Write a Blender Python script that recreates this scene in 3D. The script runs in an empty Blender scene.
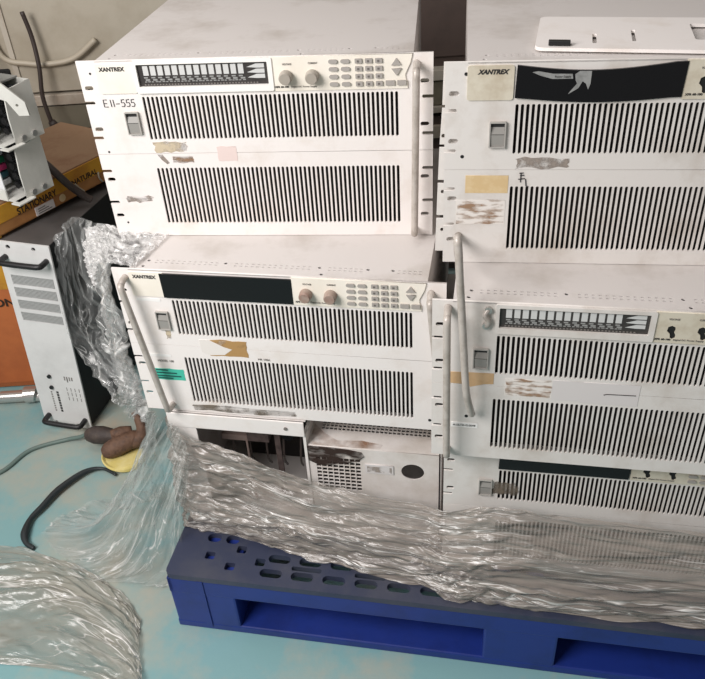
import bpy, bmesh, math, random
from mathutils import Vector, Matrix, noise
random.seed(7)
C = bpy.context.scene.collection
R = math.radians
sc = bpy.context.scene

# ------------------------------------------------------------------ materials
def nodes(name):
    m = bpy.data.materials.new(name); m.use_nodes = True
    nt = m.node_tree; b = nt.nodes['Principled BSDF']
    return m, nt, b
def lin(c):
    return tuple(((v/255)/12.92 if v/255 <= .04045 else ((v/255+.055)/1.055)**2.4) for v in c)
def mat(name, rgb, rough=.5, metal=0., rgb2=None, scale=20., lo=.45, hi=.7, bump=0., bscale=200., spec=.5, stretch=None, detail=6):
    m, nt, b = nodes(name); L = nt.links
    b.inputs['Roughness'].default_value = rough; b.inputs['Metallic'].default_value = metal
    b.inputs['Specular IOR Level'].default_value = spec
    c = lin(rgb)
    b.inputs['Base Color'].default_value = (*c, 1)
    tc = nt.nodes.new('ShaderNodeTexCoord')
    src = tc.outputs['Object']
    if stretch:
        mp = nt.nodes.new('ShaderNodeMapping'); mp.inputs['Scale'].default_value = stretch
        L.new(src, mp.inputs['Vector']); src = mp.outputs['Vector']
    if rgb2:
        n = nt.nodes.new('ShaderNodeTexNoise'); n.inputs['Scale'].default_value = scale; n.inputs['Detail'].default_value = detail
        n.inputs['Roughness'].default_value = .65
        r = nt.nodes.new('ShaderNodeValToRGB')
        r.color_ramp.elements[0].position = lo; r.color_ramp.elements[0].color = (*c, 1)
        r.color_ramp.elements[1].position = hi; r.color_ramp.elements[1].color = (*lin(rgb2), 1)
        L.new(src, n.inputs['Vector']); L.new(n.outputs['Fac'], r.inputs['Fac']); L.new(r.outputs['Color'], b.inputs['Base Color'])
    if bump:
        n2 = nt.nodes.new('ShaderNodeTexNoise'); n2.inputs['Scale'].default_value = bscale
        bp = nt.nodes.new('ShaderNodeBump'); bp.inputs['Strength'].default_value = bump; bp.inputs['Distance'].default_value = .004
        L.new(src, n2.inputs['Vector']); L.new(n2.outputs['Fac'], bp.inputs['Height']); L.new(bp.outputs['Normal'], b.inputs['Normal'])
    return m
def residue(name, rgb, cover=.5, scale=60, rough=.7, stretch=(1,1,1), soft=.2, top=.85):
    """torn label / glue residue: ragged, see-through where it has flaked off"""
    m, nt, b = nodes(name); L = nt.links
    b.inputs['Base Color'].default_value = (*lin(rgb), 1); b.inputs['Roughness'].default_value = rough
    tc = nt.nodes.new('ShaderNodeTexCoord'); mp = nt.nodes.new('ShaderNodeMapping'); mp.inputs['Scale'].default_value = stretch
    n = nt.nodes.new('ShaderNodeTexNoise'); n.inputs['Scale'].default_value = scale; n.inputs['Detail'].default_value = 5
    r = nt.nodes.new('ShaderNodeValToRGB')
    r.color_ramp.elements[0].position = .56-cover*.35; r.color_ramp.elements[1].position = .56-cover*.35+soft; r.color_ramp.elements[1].color = (top, top, top, 1)
    L.new(tc.outputs['Object'], mp.inputs['Vector']); L.new(mp.outputs['Vector'], n.inputs['Vector']); L.new(n.outputs['Fac'], r.inputs['Fac'])
    L.new(r.outputs['Color'], b.inputs['Alpha'])
    return m
def film(name, a0, a1, rgb=(200,198,194), su=6., sv=60., rough=.12, bump=.5, lo=.35, hi=.7, glint=.6, cw=.022, hl=(244,243,240)):
    """clear stretch wrap: see-through plastic, cloudier where layers bunch up, white highlights painted along sharp creases"""
    m, nt, b = nodes(name); L = nt.links
    b.inputs['Roughness'].default_value = rough; b.inputs['Specular IOR Level'].default_value = .8
    uv = nt.nodes.new('ShaderNodeUVMap'); mp = nt.nodes.new('ShaderNodeMapping'); mp.inputs['Scale'].default_value = (su, sv, 1)
    L.new(uv.outputs['UV'], mp.inputs['Vector'])
    def nz(scale, detail, dist, off=0.):
        n = nt.nodes.new('ShaderNodeTexNoise'); n.inputs['Scale'].default_value = scale; n.inputs['Detail'].default_value = detail; n.inputs['Distortion'].default_value = dist
        if off:
            ad = nt.nodes.new('ShaderNodeVectorMath'); ad.inputs[1].default_value = (off, off*.7, off*1.3)
            L.new(mp.outputs['Vector'], ad.inputs[0]); L.new(ad.outputs[0], n.inputs['Vector'])
        else: L.new(mp.outputs['Vector'], n.inputs['Vector'])
        return n.outputs['Fac']
    def mth(op, x, y=None, clamp=False):
        n = nt.nodes.new('ShaderNodeMath'); n.operation = op; n.use_clamp = clamp
        for i, v in enumerate((x, y)):
            if v is None: continue
            if isinstance(v, (int, float)): n.inputs[i].default_value = v
            else: L.new(v, n.inputs[i])
        return n.outputs[0]
    base = nz(.5, 4, .5)
    r = nt.nodes.new('ShaderNodeMapRange'); r.inputs['From Min'].default_value = lo; r.inputs['From Max'].default_value = hi
    r.inputs['To Min'].default_value = a0; r.inputs['To Max'].default_value = a1; L.new(base, r.inputs['Value'])
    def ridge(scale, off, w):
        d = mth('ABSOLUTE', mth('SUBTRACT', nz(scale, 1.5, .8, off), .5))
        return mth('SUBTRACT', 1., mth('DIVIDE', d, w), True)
    cr_ = mth('MAXIMUM', ridge(.55, 3.1, cw), mth('MULTIPLY', ridge(1.3, 8.3, cw*1.1), .75))  # thin white streaks: glints on the film put into its colour
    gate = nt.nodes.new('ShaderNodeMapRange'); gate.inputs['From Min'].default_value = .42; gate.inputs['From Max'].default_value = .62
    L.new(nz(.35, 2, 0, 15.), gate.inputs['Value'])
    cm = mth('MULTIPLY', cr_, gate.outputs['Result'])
    al = mth('ADD', r.outputs['Result'], mth('MULTIPLY', cm, glint), True)
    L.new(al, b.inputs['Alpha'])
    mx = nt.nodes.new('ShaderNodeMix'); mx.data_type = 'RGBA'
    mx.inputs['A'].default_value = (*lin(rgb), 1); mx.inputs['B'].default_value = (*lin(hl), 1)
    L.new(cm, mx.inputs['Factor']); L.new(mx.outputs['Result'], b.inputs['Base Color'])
    bp = nt.nodes.new('ShaderNodeBump'); bp.inputs['Strength'].default_value = bump; bp.inputs['Distance'].default_value = .006
    L.new(mth('ADD', nz(.8, 3, .8, 5.), mth('MULTIPLY', cm, .25)), bp.inputs['Height']); L.new(bp.outputs['Normal'], b.inputs['Normal'])
    return m

M = {}
M['panel'] = mat('panel_paint', (236,230,226), .45, rgb2=(222,212,203), scale=14, lo=.5, hi=.78, bump=.04, bscale=900)
M['panel_grey'] = mat('panel_paint_grimy_dim', (222,217,212), .45, rgb2=(196,186,176), scale=11, lo=.48, hi=.75, bump=.04, bscale=900)  # grime, plus the right stack's weaker light mixed into a greyer base
M['cover'] = mat('cover_paint', (205,199,195), .5, rgb2=(172,163,154), scale=7, lo=.47, hi=.75)
M['cream'] = mat('cream_plastic', (240,233,221), .4, rgb2=(231,223,208), scale=12)
M['cream_dirty'] = mat('dirty_cream_plastic', (212,204,186), .45, rgb2=(186,172,150), scale=22)
M['white_trim'] = mat('white_bezel', (240,237,232), .35)
M['dark'] = mat('dark_interior', (26,23,22), .8, rgb2=(48,40,36), scale=25)
M['black_gloss'] = mat('black_lens', (17,17,19), .25, spec=.35)
M['black'] = mat('black_paint', (22,22,23), .45)
M['black_matt'] = mat('matt_black', (20,20,21), .7)
M['legend_board'] = mat('display_board', (62,58,56), .4, rgb2=(44,41,40), scale=30)
M['legend_white'] = mat('display_print', (205,205,203), .5)
M['legend_grey'] = mat('display_print_grey', (150,150,148), .5)
M['knob'] = mat('knob_plastic', (163,155,144), .4)
M['knob_dirty'] = mat('grubby_knob_plastic', (158,140,128), .5, rgb2=(140,108,96), scale=90)
M['key'] = mat('key_rubber', (166,160,154), .6)
M['key_mark'] = mat('key_print', (106,100,96), .6)
M['print'] = mat('black_print', (40,38,38), .6)
M['print_grey'] = mat('grey_print', (120,115,110), .6)
M['pen'] = mat('marker_pen', (52,50,52), .6)
M['switch'] = mat('switch_grey', (172,168,162), .4)
M['switch_dark'] = mat('switch_grey_low', (150,147,142), .4)
M['handle'] = mat('satin_grey_bar', (190,182,174), .35, .12, rgb2=(166,156,146), scale=60)
M['orange_res'] = residue('brown_glue', (186,146,92), .85, 45)
M['pale_res'] = residue('faint_glue', (212,196,168), .45, 60)
M['smudge'] = residue('grey_smudge', (160,148,138), .45, 70)
M['brown_res'] = residue('brown_flakes', (158,126,98), .28, 75, stretch=(.6,1,2.))
M['torn'] = residue('torn_white_paper', (234,228,222), 1.2, 40, soft=.1, top=.95)
M['tape_pink'] = residue('pinkish_tape', (240,220,214), .9, 30)
M['masking'] = mat('masking_tape', (212,184,138), .6, rgb2=(226,204,164), scale=40)
M['tan'] = mat('tan_tape', (205,172,132), .6, rgb2=(188,148,104), scale=30)
M['teal'] = residue('teal_label_ink', (70,190,165), 1.2, 50, stretch=(.3,1,2), soft=.1, top=.95)
M['teal_dark'] = mat('dark_teal_print', (26,86,80), .6)
M['paper'] = mat('white_paper', (240,238,235), .6)
M['clear_tape'] = mat('pale_tape', (216,210,208), .3)
M['silver'] = mat('silver_tape', (176,176,174), .35, .4, rgb2=(140,140,138), scale=90)
M['metal'] = mat('bright_steel', (200,198,194), .3, .8)
M['burnt'] = mat('scorched_sheet', (224,217,212), .5, rgb2=(200,190,180), scale=10)
M['scorch'] = residue('scorch', (50,34,27), .62, 38, soft=.2, top=.97, rough=.9, stretch=(1,1,2.2))
M['rust'] = residue('rust_stain', (150,108,76), .45, 30, stretch=(1,1,2), soft=.3, top=.7)
M['grime'] = residue('grime', (120,108,94), .4, 30)
M['pcb'] = mat('brown_board', (96,82,78), .6, rgb2=(60,50,48), scale=70)
M['beam'] = mat('dusty_beam', (150,130,122), .6)
M['floor'] = mat('painted_floor', (126,166,168), .42, rgb2=(178,168,150), scale=2.6, lo=.47, hi=.68, bump=.06, bscale=60, detail=9)
M['wall'] = mat('wall_plaster', (190,184,174), .8, rgb2=(170,164,152), scale=3)
M['beige'] = mat('beige_steel', (178,170,154), .5, rgb2=(160,150,132), scale=5)
M['beige_light'] = mat('pale_steel_rail', (186,178,164), .45, rgb2=(160,142,124), scale=9)
M['olive'] = mat('olive_steel', (132,125,108), .5, rgb2=(116,108,92), scale=5)  # darker olive tone than the beige panels
M['maroon'] = mat('dull_maroon', (84,70,64), .6, rgb2=(64,54,50), scale=5)
M['carton'] = mat('brown_card', (176,124,72), .8, rgb2=(150,98,56), scale=9)
M['carton_y'] = mat('yellow_print_card', (205,150,42), .75, rgb2=(176,118,40), scale=12)
M['carton_o'] = mat('orange_card', (190,108,58), .8, rgb2=(168,92,50), scale=6)
M['carton_top'] = mat('dusty_card_top', (158,126,98), .85, rgb2=(140,104,78), scale=12)
M['ink'] = mat('carton_ink', (48,34,22), .8)
M['amp_face'] = mat('amp_face', (222,221,219), .4, rgb2=(208,207,205), scale=10)
M['amp_vent'] = mat('amp_vent_slats', (196,196,194), .45)
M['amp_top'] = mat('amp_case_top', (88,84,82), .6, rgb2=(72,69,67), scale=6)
M['tray'] = mat('grey_sheet', (214,213,206), .45, rgb2=(200,199,192), scale=12)
M['tray_dk'] = mat('grey_sheet_worn', (150,150,146), .5, rgb2=(130,130,126), scale=12)
M['conn_w'] = mat('white_connector', (228,230,232), .4)
M['conn_pink'] = mat('pink_connector', (226,70,130), .45)
M['conn_green'] = mat('green_connector', (36,120,86), .45)
M['conn_teal'] = mat('teal_connector', (50,96,104), .45)
M['board'] = mat('dark_board', (52,56,60), .5, rgb2=(90,92,94), scale=90)
M['rubber'] = mat('dark_rubber', (58,48,44), .5)
M['cable_black'] = mat('black_cable', (38,44,46), .5)
M['cable_grey'] = mat('greygreen_cable', (98,116,110), .5)
M['cable_pale'] = mat('pale_cable', (176,166,148), .5)
M['tool_brown'] = mat('dusty_brown_casting', (108,80,62), .7, rgb2=(74,54,44), scale=55, bump=.5, bscale=140)
M['tool_grip'] = mat('dark_grip', (62,52,48), .65, rgb2=(82,70,62), scale=40, bump=.3)
M['disc_yellow'] = mat('yellow_disc', (214,196,116), .7, rgb2=(226,212,150), scale=30)
M['pallet_blue'] = mat('blue_plastic', (26,48,126), .42, rgb2=(22,39,104), scale=9)
M['pallet_top'] = mat('dusty_blue_plastic', (50,56,78), .55, rgb2=(76,77,86), scale=9, lo=.4, hi=.75)
M['pallet_top2'] = mat('blue_slot_wall', (30,44,110), .5)
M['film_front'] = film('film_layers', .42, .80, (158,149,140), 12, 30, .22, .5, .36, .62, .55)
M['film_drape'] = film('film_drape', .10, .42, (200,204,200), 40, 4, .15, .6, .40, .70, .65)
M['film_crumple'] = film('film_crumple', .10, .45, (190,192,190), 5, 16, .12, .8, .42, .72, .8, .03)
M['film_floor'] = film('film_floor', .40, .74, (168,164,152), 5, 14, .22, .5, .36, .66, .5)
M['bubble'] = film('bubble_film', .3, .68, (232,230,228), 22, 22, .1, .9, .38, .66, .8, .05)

# ------------------------------------------------------------------ helpers
def link(o, parent=None, parent_matrix=None):
    C.objects.link(o)
    if parent is not None: o.parent = parent
    return o
def build(name, bm, m, parent=None, smooth=False, label=None):
    bmesh.ops.recalc_face_normals(bm, faces=bm.faces)
    me = bpy.data.meshes.new(name); bm.to_mesh(me); bm.free()
    ms = m if isinstance(m, (list, tuple)) else [m]
    for x in ms: me.materials.append(M[x])
    if smooth:
        for p in me.polygons: p.use_smooth = True
    o = bpy.data.objects.new(name, me); link(o, parent)
    if label: o['label'] = label
    return o
def thing(name, label, cat, matrix=None, group=None):
    o = bpy.data.objects.new(name, None); link(o); o.empty_display_size = .05
    if matrix is not None: o.matrix_world = matrix
    o['label'] = label; o['category'] = cat
    if group: o['group'] = group
    return o
def tag(o, label, cat, group=None, kind=None):
    o['label'] = label; o['category'] = cat
    if group: o['group'] = group
    if kind: o['kind'] = kind
    return o
def struct(o): o['kind'] = 'structure'; return o
def box(bm, a, b, bevel=0., mi=0):
    a = Vector(a); b = Vector(b); c = (a+b)/2; d = b-a
    r = bmesh.ops.create_cube(bm, size=1, matrix=Matrix.Translation(c) @ Matrix.Diagonal((abs(d.x), abs(d.y), abs(d.z), 1)))
    fs = {f for v in r['verts'] for f in v.link_faces}
    if bevel:
        es = list({e for v in r['verts'] for e in v.link_edges})
        rr = bmesh.ops.bevel(bm, geom=es, offset=bevel, segments=2, profile=.6, affect='EDGES')
        fs = set(rr['faces']) | {f for f in fs if f.is_valid}
    for f in fs:
        if f.is_valid: f.material_index = mi
def B(a, b, bevel=0.):
    bm = bmesh.new(); box(bm, a, b, bevel); return bm
def tube(bm, pts, rad, seg=10, cap=True, sub=0):
    pts = [Vector(p) for p in pts]
    rads = list(rad) if isinstance(rad, (list, tuple)) else [rad]*len(pts)
    if sub: pts, rads = spline(pts, rads, sub)
    rings = []; prev = None
    for i, p in enumerate(pts):
        t = (pts[min(i+1, len(pts)-1)]-pts[max(i-1, 0)]).normalized()
        if prev is None:
            n = t.orthogonal().normalized()
        else:
            n = (prev - t*prev.dot(t)); n = n.normalized() if n.length > 1e-6 else t.orthogonal().normalized()
        prev = n; b = t.cross(n)
        rings.append([bm.verts.new(p + (n*math.cos(2*math.pi*k/seg)+b*math.sin(2*math.pi*k/seg))*rads[i]) for k in range(seg)])
    for a, c in zip(rings, rings[1:]):
        for k in range(seg):
            bm.faces.new((a[k], a[(k+1) % seg], c[(k+1) % seg], c[k]))
    if cap:
        bm.faces.new(rings[0][::-1]); bm.faces.new(rings[-1])
def cr(p0, p1, p2, p3, t):
    return .5*((2*p1)+(p2-p0)*t+(2*p0-5*p1+4*p2-p3)*t*t+(3*p1-p0-3*p2+p3)*t**3)
def spline(pts, rads, sub):
    op, orr = [], []
    n = len(pts)
    for i in range(n-1):
        a, b, c, d = pts[max(i-1, 0)], pts[i], pts[i+1], pts[min(i+2, n-1)]
        for k in range(sub):
            t = k/sub
            op.append(cr(a, b, c, d, t)); orr.append(rads[i]*(1-t)+rads[i+1]*t)
    op.append(pts[-1]); orr.append(rads[-1])
    return op, orr
def T(pts, rad, seg=10, sub=0):
    bm = bmesh.new(); tube(bm, pts, rad, seg, True, sub); return bm
def rrect(x0, y0, x1, y1, r, n=3):
    out = []
    r = min(r, abs(x1-x0)/2-1e-5, abs(y1-y0)/2-1e-5)
    for cx, cy, a in ((x1-r, y0+r, -90), (x1-r, y1-r, 0), (x0+r, y1-r, 90), (x0+r, y0+r, 180)):
        for k in range(n+1):
            t = R(a+90*k/n); out.append((cx+r*math.cos(t), cy+r*math.sin(t)))
    return out
def circ(x, y, r, n=16, ry=None):
    return [(x+r*math.cos(2*math.pi*k/n), y+(ry or r)*math.sin(2*math.pi*k/n)) for k in range(n)]
def fill_mesh(outer, holes, t, name='plate'):
    """flat sheet in XY with real holes, thickness t centred on z=0"""
    cu = bpy.data.curves.new(name, 'CURVE'); cu.dimensions = '2D'; cu.fill_mode = 'BOTH'; cu.extrude = t/2
    for poly in [outer]+list(holes):
        s = cu.splines.new('POLY'); s.points.add(len(poly)-1); s.use_cyclic_u = True
        for p, q in zip(s.points, poly): p.co = (q[0], q[1], 0, 1)
    o = bpy.data.objects.new(name, cu); C.objects.link(o)
    dg = bpy.context.evaluated_depsgraph_get(); dg.update()
    me = bpy.data.meshes.new_from_object(o.evaluated_get(dg))
    C.objects.unlink(o); bpy.data.objects.remove(o); bpy.data.curves.remove(cu)
    return me
def finish_mesh(name, me, m, parent, mx, label=None):
    me.transform(mx); me.name = name
    me.materials.clear(); me.materials.append(M[m])
    o = bpy.data.objects.new(name, me); link(o, parent)
    if label: o['label'] = label
    return o
RX = Matrix.Rotation(R(90), 4, 'X')
def text_obj(name, s, x, z, size, m, parent, mx_extra=None, align='CENTER', bold=0., width=None, yoff=-.0005, thick=.0002, shear=0.):
    cu = bpy.data.curves.new(name, 'FONT'); cu.body = s; cu.size = size; cu.extrude = thick; cu.offset = bold; cu.shear = shear
    cu.align_x = align; cu.align_y = 'CENTER'
    o = bpy.data.objects.new(name, cu); C.objects.link(o)
    dg = bpy.context.evaluated_depsgraph_get(); dg.update()
    me = bpy.data.meshes.new_from_object(o.evaluated_get(dg))
    C.objects.unlink(o); bpy.data.objects.remove(o); bpy.data.curves.remove(cu)
    if width:
        xs = [v.co.x for v in me.vertices]; w = max(xs)-min(xs)
        me.transform(Matrix.Diagonal((width/w, 1, 1, 1)))
    mx = Matrix.Translation((x, yoff, z)) @ RX
    if mx_extra is not None: mx = mx_extra @ Matrix.Translation((x, z, yoff))
    return finish_mesh(name, me, m, parent, mx)
def up_plate(name, outer, holes, t, y, m, parent, label=None):
    """upright sheet: outer in (x,z), centred on depth y"""
    me = fill_mesh(outer, holes, t, name)
    return finish_mesh(name, me, m, parent, Matrix.Translation((0, y, 0)) @ RX, label)
def flat_plate(name, outer, holes, t, z, m, parent, label=None):
    me = fill_mesh(outer, holes, t, name)
    return finish_mesh(name, me, m, parent, Matrix.Translation((0, 0, z)), label)

# ------------------------------------------------------------------ rack power supplies
W, H = .4826, .2667
def mm(u, v): return (u/1000, H-v/1000)          # panel millimetres (from top left) -> local x, z
def rr_mm(u0, v0, u1, v1, r=1.): return [(x/1000, H-y/1000) for x, y in rrect(u0, v0, u1, v1, r)]
def poly_mm(pts): return [mm(*p) for p in pts]
SLOT0, PITCH = 83.0, 6.35
EAR_C = (37, 96, 173, 232); EAR_O = (58, 109, 160, 210)
ROW1 = (50.4, 112.7); ROW2 = (155.8, 245.6)
def half_panel(root, v0, v1, row, mname, left=True, right=True):
    out = [(0, v0), (482.6, v0)]
    for v in EAR_O:                                # open ear slots cut the right and left edges
        if right and v0 < v < v1: out += [(482.6, v-2.4), (469, v-2.4), (467.5, v), (469, v+2.4), (482.6, v+2.4)]
    out += [(482.6, v1), (0, v1)]
    for v in reversed(EAR_O):
        if left and v0 < v < v1: out += [(0, v+2.4), (13, v+2.4), (14.6, v), (13, v-2.4), (0, v-2.4)]
    holes = []
    for v in EAR_C:
        if v0 < v < v1:
            if left: holes.append(rrect(4.5, v-3, 16.5, v+3, 2.9))
            if right: holes.append(rrect(465.5, v-3, 477.5, v+3, 2.9))
    for i in range(56):
        x = SLOT0+i*PITCH
        holes.append(rrect(x-.25, row[0], x+3.55, row[1], 1.7, 2))
    return up_plate('front_panel', poly_mm(out), [poly_mm(h) for h in holes], .003, .0015, mname, root)
DASH = [61+i*8.27 for i in range(12)] + [181+i*8.3 for i in range(14)] + [318+i*7.5 for i in range(7)] + [416+i*7.3 for i in range(5)]
def chassis(root, mname='cover', depth=.46, top_holes=True):
    x0, x1 = .026, .457
    bm = bmesh.new(); t = .0015
    box(bm, (x0, .003, .001), (x0+t, depth, H-.002)); box(bm, (x1-t, .003, .001), (x1, depth, H-.002))
    box(bm, (x0, depth-t, .001), (x1, depth, H-.002)); box(bm, (x0, .003, .001), (x1, depth, .0025))
    o = build('chassis', bm, mname, root)
    holes = []
    if top_holes:
        for u in DASH:
            for d in (22, 28.5): holes.append(rrect(u-2.2, d-.9, u+2.2, d+.9, .8, 2))
        for u, d in ((48, 27), (45, 11), (165, 28), (303, 27.5), (309, 10), (372, 28), (407, 28)): holes.append(circ(u, d, 2.6, 10))
    me_out = [(x0, .0), (x1, .0), (x1, depth), (x0, depth)]
    flat_plate('top_cover', me_out, [[(a/1000, b/1000) for a, b in h] for h in holes], .0015, H-.0015, mname, root)
    build('slot_shade_sheet', B((x0+.002, .030, .003), (x1-.002, .033, H-.004)), 'dark', root)  # dark sheet added so the slots read as shaded
def key(root, m, pts, d=.0022, n=0.002):
    return up_plate('key', poly_mm(pts), [], d, -n-d/2, m, root)
def control_panel(root, kind, grimy=False, knobs=True, keys=True, dirty_knob=False, lens=None, italic=0., logo=True):
    cm = 'cream_dirty' if grimy else 'cream'
    n = .002
    cp_right = [(268, 1), (455.5, 1), (453, 12), (446, 27), (446.5, 33), (449, 37), (449, 46), (268, 46)]
    holes = []
    if not knobs:
        for u in (289, 324): holes.append([(u+x, 27+y) for x, y in ((-4, -5), (0, -7), (4, -5), (5, -1), (4, 3), (6, 7), (6, 11), (3, 13), (0, 11), (-1, 5), (-5, 1))])
    cp = up_plate('control_panel', poly_mm(cp_right), [poly_mm(h) for h in holes], n, -n/2, cm, root)
    if not knobs:
        for u in (289, 324): build('knob_hole_shade', B(((u-6)/1000, -.0006, H-.042), ((u+8)/1000, .0, H-.018)), 'black_matt', cp)  # flat black plate paints the shade inside the empty knob hole
    if logo:
     lp = up_plate('logo_plate', rr_mm(25.5, 4, 79, 45, 3), [], .0016, -.0008, cm, root)
     text_obj('logo_text', 'XANTREX', .0490 if not italic else .0545, H-.0117, .0074, 'print', lp, bold=.00034, width=.0365, shear=italic, yoff=-.0018)
    if kind == 'legend':
        fr = up_plate('display_bezel', rr_mm(79.5, 1, 270, 45, 2), [rr_mm(84, 6, 263.5, 36, 1.2)], .0035, -.00175, 'panel_grey' if grimy else 'white_trim', root)
        bd = build('display_board', B((.084, -.0002, H-.036), (.2635, .0, H-.006)), 'legend_board', fr)
        bm = bmesh.new(); y0, y1 = -.0005, -.0002
        for i in range(14):
            u = 92+i*10.1
            box(bm, ((u)/1000, y0, H-.0215), ((u+7.3)/1000, y1, H-.0085))
        for k in range(3):
            v = 8.7+k*6.9
            pts = [mm(235, v+4.5), mm(248, v), mm(259, v), mm(259, v+5.6), mm(248, v+5.6)]
            vs = [bm.verts.new((p[0], y0, p[1])) for p in pts]; bm.faces.new(vs)
        build('indicator_blocks', bm, 'legend_white', fr)
        bm = bmesh.new()
        for i in range(14):
            u = 92+i*10.1
            for (a, b, c, d) in ((0, 23.4, 5.5, 25.2), (2, 26.2, 8.2, 28.4), (0, 29.4, 3, 30.6), (5, 29.2, 9, 30.4)):
                s = random.uniform(-.6, .6)
                box(bm, ((u+a+s)/1000, y0, H-d/1000), ((u+c+s)/1000, y1, H-b/1000))
        build('indicator_captions', bm, 'legend_grey', fr)
        bm = bmesh.new()
        for i in range(38): box(bm, ((91+i*4.2)/1000, y0, H-.0348), ((93.2+i*4.2)/1000, y1, H-.0330))
        build('indicator_dots', bm, 'print_grey', fr)
    else:
        pts = lens or [(73, 4.5), (267.5, 4.5), (267.5, 45), (74, 45)]
        fr = up_plate('display_lens', poly_mm(pts), [], .003, -.0015, 'black_gloss', root)
    text_obj('caption', 'VOLTAGE', .290, H-.0105, .0036, 'print_grey', cp, yoff=-.0024, width=.0125)
    text_obj('caption', 'CURRENT', .3245, H-.0098, .0036, 'print_grey', cp, yoff=-.0024, width=.0125)
    text_obj('model_caption', 'XFR 60-100', .2805, H-.0405, .0036, 'print', cp, yoff=-.0024, width=.019, bold=.00008)
    text_obj('model_caption', 'Digital DC Power Supply', .3105, H-.0405, .0034, 'print_grey', cp, yoff=-.0024, width=.035)
    if knobs:
        for u in (287.7, 323):
            bm = bmesh.new()
            prof = [(.0, .0088), (.003, .0092), (.011, .0085), (.0135, .0072)]
            rings = []
            for yy, rd in prof:
                rings.append([bm.verts.new((u/1000+rd*math.cos(2*math.pi*k/28), -.002-yy, H-.0265+rd*math.sin(2*math.pi*k/28))) for k in range(28)])
            for a, b in zip(rings, rings[1:]):
                for k in range(28): bm.faces.new((a[k], a[(k+1) % 28], b[(k+1) % 28], b[k]))
            bm.faces.new(rings[-1])
            build('knob', bm, 'knob_dirty' if dirty_knob else 'knob', cp, smooth=False)
    if keys:
        for v in (8.2, 18.2, 28.2, 38.2):
            for u in (351.5, 367.5):
                k = key(cp, 'key', rrect(u-6, v-2.6, u+6, v+2.6, 2.5)); 
                build('key_legend', B(((u-3.6)/1000, -.0045, H-(v+.6)/1000), ((u+3.6)/1000, -.0042, H-(v-.5)/1000)), 'key_mark', k) if False else None
            for u in (385, 398.3, 411.6):
                key(cp, 'key', rrect(u-4.6, v-3, u+4.6, v+3, .6))
                bm = B(((u-1.8)/1000, -.0046, H-(v+1.6)/1000), ((u+.9)/1000, -.0042, H-(v-1.)/1000))
                build('key_digit', bm, 'key_mark', cp)
        for u in (426, 441.3): key(cp, 'key', rrect(u-6, 34.6, u+6, 41.2, .6))
        key(cp, 'key', [(428, 15), (441.2, 14.6), (434.6, 5.6)]); key(cp, 'key', [(428, 19.2), (441.2, 19), (434.8, 28.4)])
    return cp
def power_switch(root):
    o = up_plate('power_switch', rr_mm(53.5, 71, 73.2, 103.6, .8), [rr_mm(55, 72.6, 71.6, 102, .5)], .004, -.002, 'switch', root)
    build('well_dark_plate', B((.055, -.0003, H-.102), (.0716, .0, H-.0726)), 'print', o)  # dark plate paints the shade in the rocker recess
    bm = bmesh.new()
    for (ua, va, na), (ub, vb, nb) in (((55.2, 73.6, -.0012), (71.4, 86.5, .0030)), ((55.2, 87.2, .0030), (71.4, 101.8, .0022))):
        vs = [bm.verts.new((ua/1000, -na, H-va/1000)), bm.verts.new((ub/1000, -na, H-va/1000)), bm.verts.new((ub/1000, -nb, H-vb/1000)), bm.verts.new((ua/1000, -nb, H-vb/1000))]
        bm.faces.new(vs)
    for f in bm.faces: f.material_index = 0
    build('rocker', bm, 'switch_dark', o)
    build('rocker_mark', T([((63.4)/1000, -.0012, H-.0955), ((63.4)/1000, -.0022, H-.0955)], .0017, 8), 'print_grey', o)
def bar_handle(root, u0, v0, u1, v1, out=.022, r=.0049):
    a = mm(u0, v0); b = mm(u1, v1)
    P = lambda t, n: Vector((a[0]+(b[0]-a[0])*t, -n, a[1]+(b[1]-a[1])*t))
    pts = [P(0, .0), P(0.004, out*.55), P(.02, out*.9), P(.055, out), P(.5, out), P(.945, out), P(.98, out*.9), P(.996, out*.55), P(1, .0)]
    o = build('handle', T(pts, r, 12, 4), 'handle', root, smooth=True)
    return o
def screw_hole(root, u, v, r=2.2):
    build('screw_hole', T([(u/1000, .0005, H-v/1000), (u/1000, -.0003, H-v/1000)], r/1000, 12), 'black_matt', root)
def patch(root, name, u0, v0, u1, v1, m, n=.0004, label=None, jag=0, pts=None):
    if pts is None:
        pts = [(u0, v0), (u1, v0), (u1, v1), (u0, v1)]
        if jag:
            q = []
            for (a, b) in zip(pts, pts[1:]+pts[:1]):
                for k in range(6):
                    t = k/6; q.append((a[0]+(b[0]-a[0])*t+random.uniform(-jag, jag), a[1]+(b[1]-a[1])*t+random.uniform(-jag, jag)))
            pts = q
    return up_plate(name, poly_mm(pts), [], n, -n/2, m, root, label)
def strokes(root, name, lines, m, r=.0006, y=-.0005):
    bm = bmesh.new()
    for ln in lines: tube(bm, [(u/1000, y, H-v/1000) for u, v in ln], r, 5)
    return build(name, bm, m, root)
def unit_matrix(x, y, z, yaw):                   # x,y,z of the panel's top left corner
    return Matrix.Translation((x, y, z-H)) @ Matrix.Rotation(R(yaw), 4, 'Z')
GRP = 'stacked rack power supplies'

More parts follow.
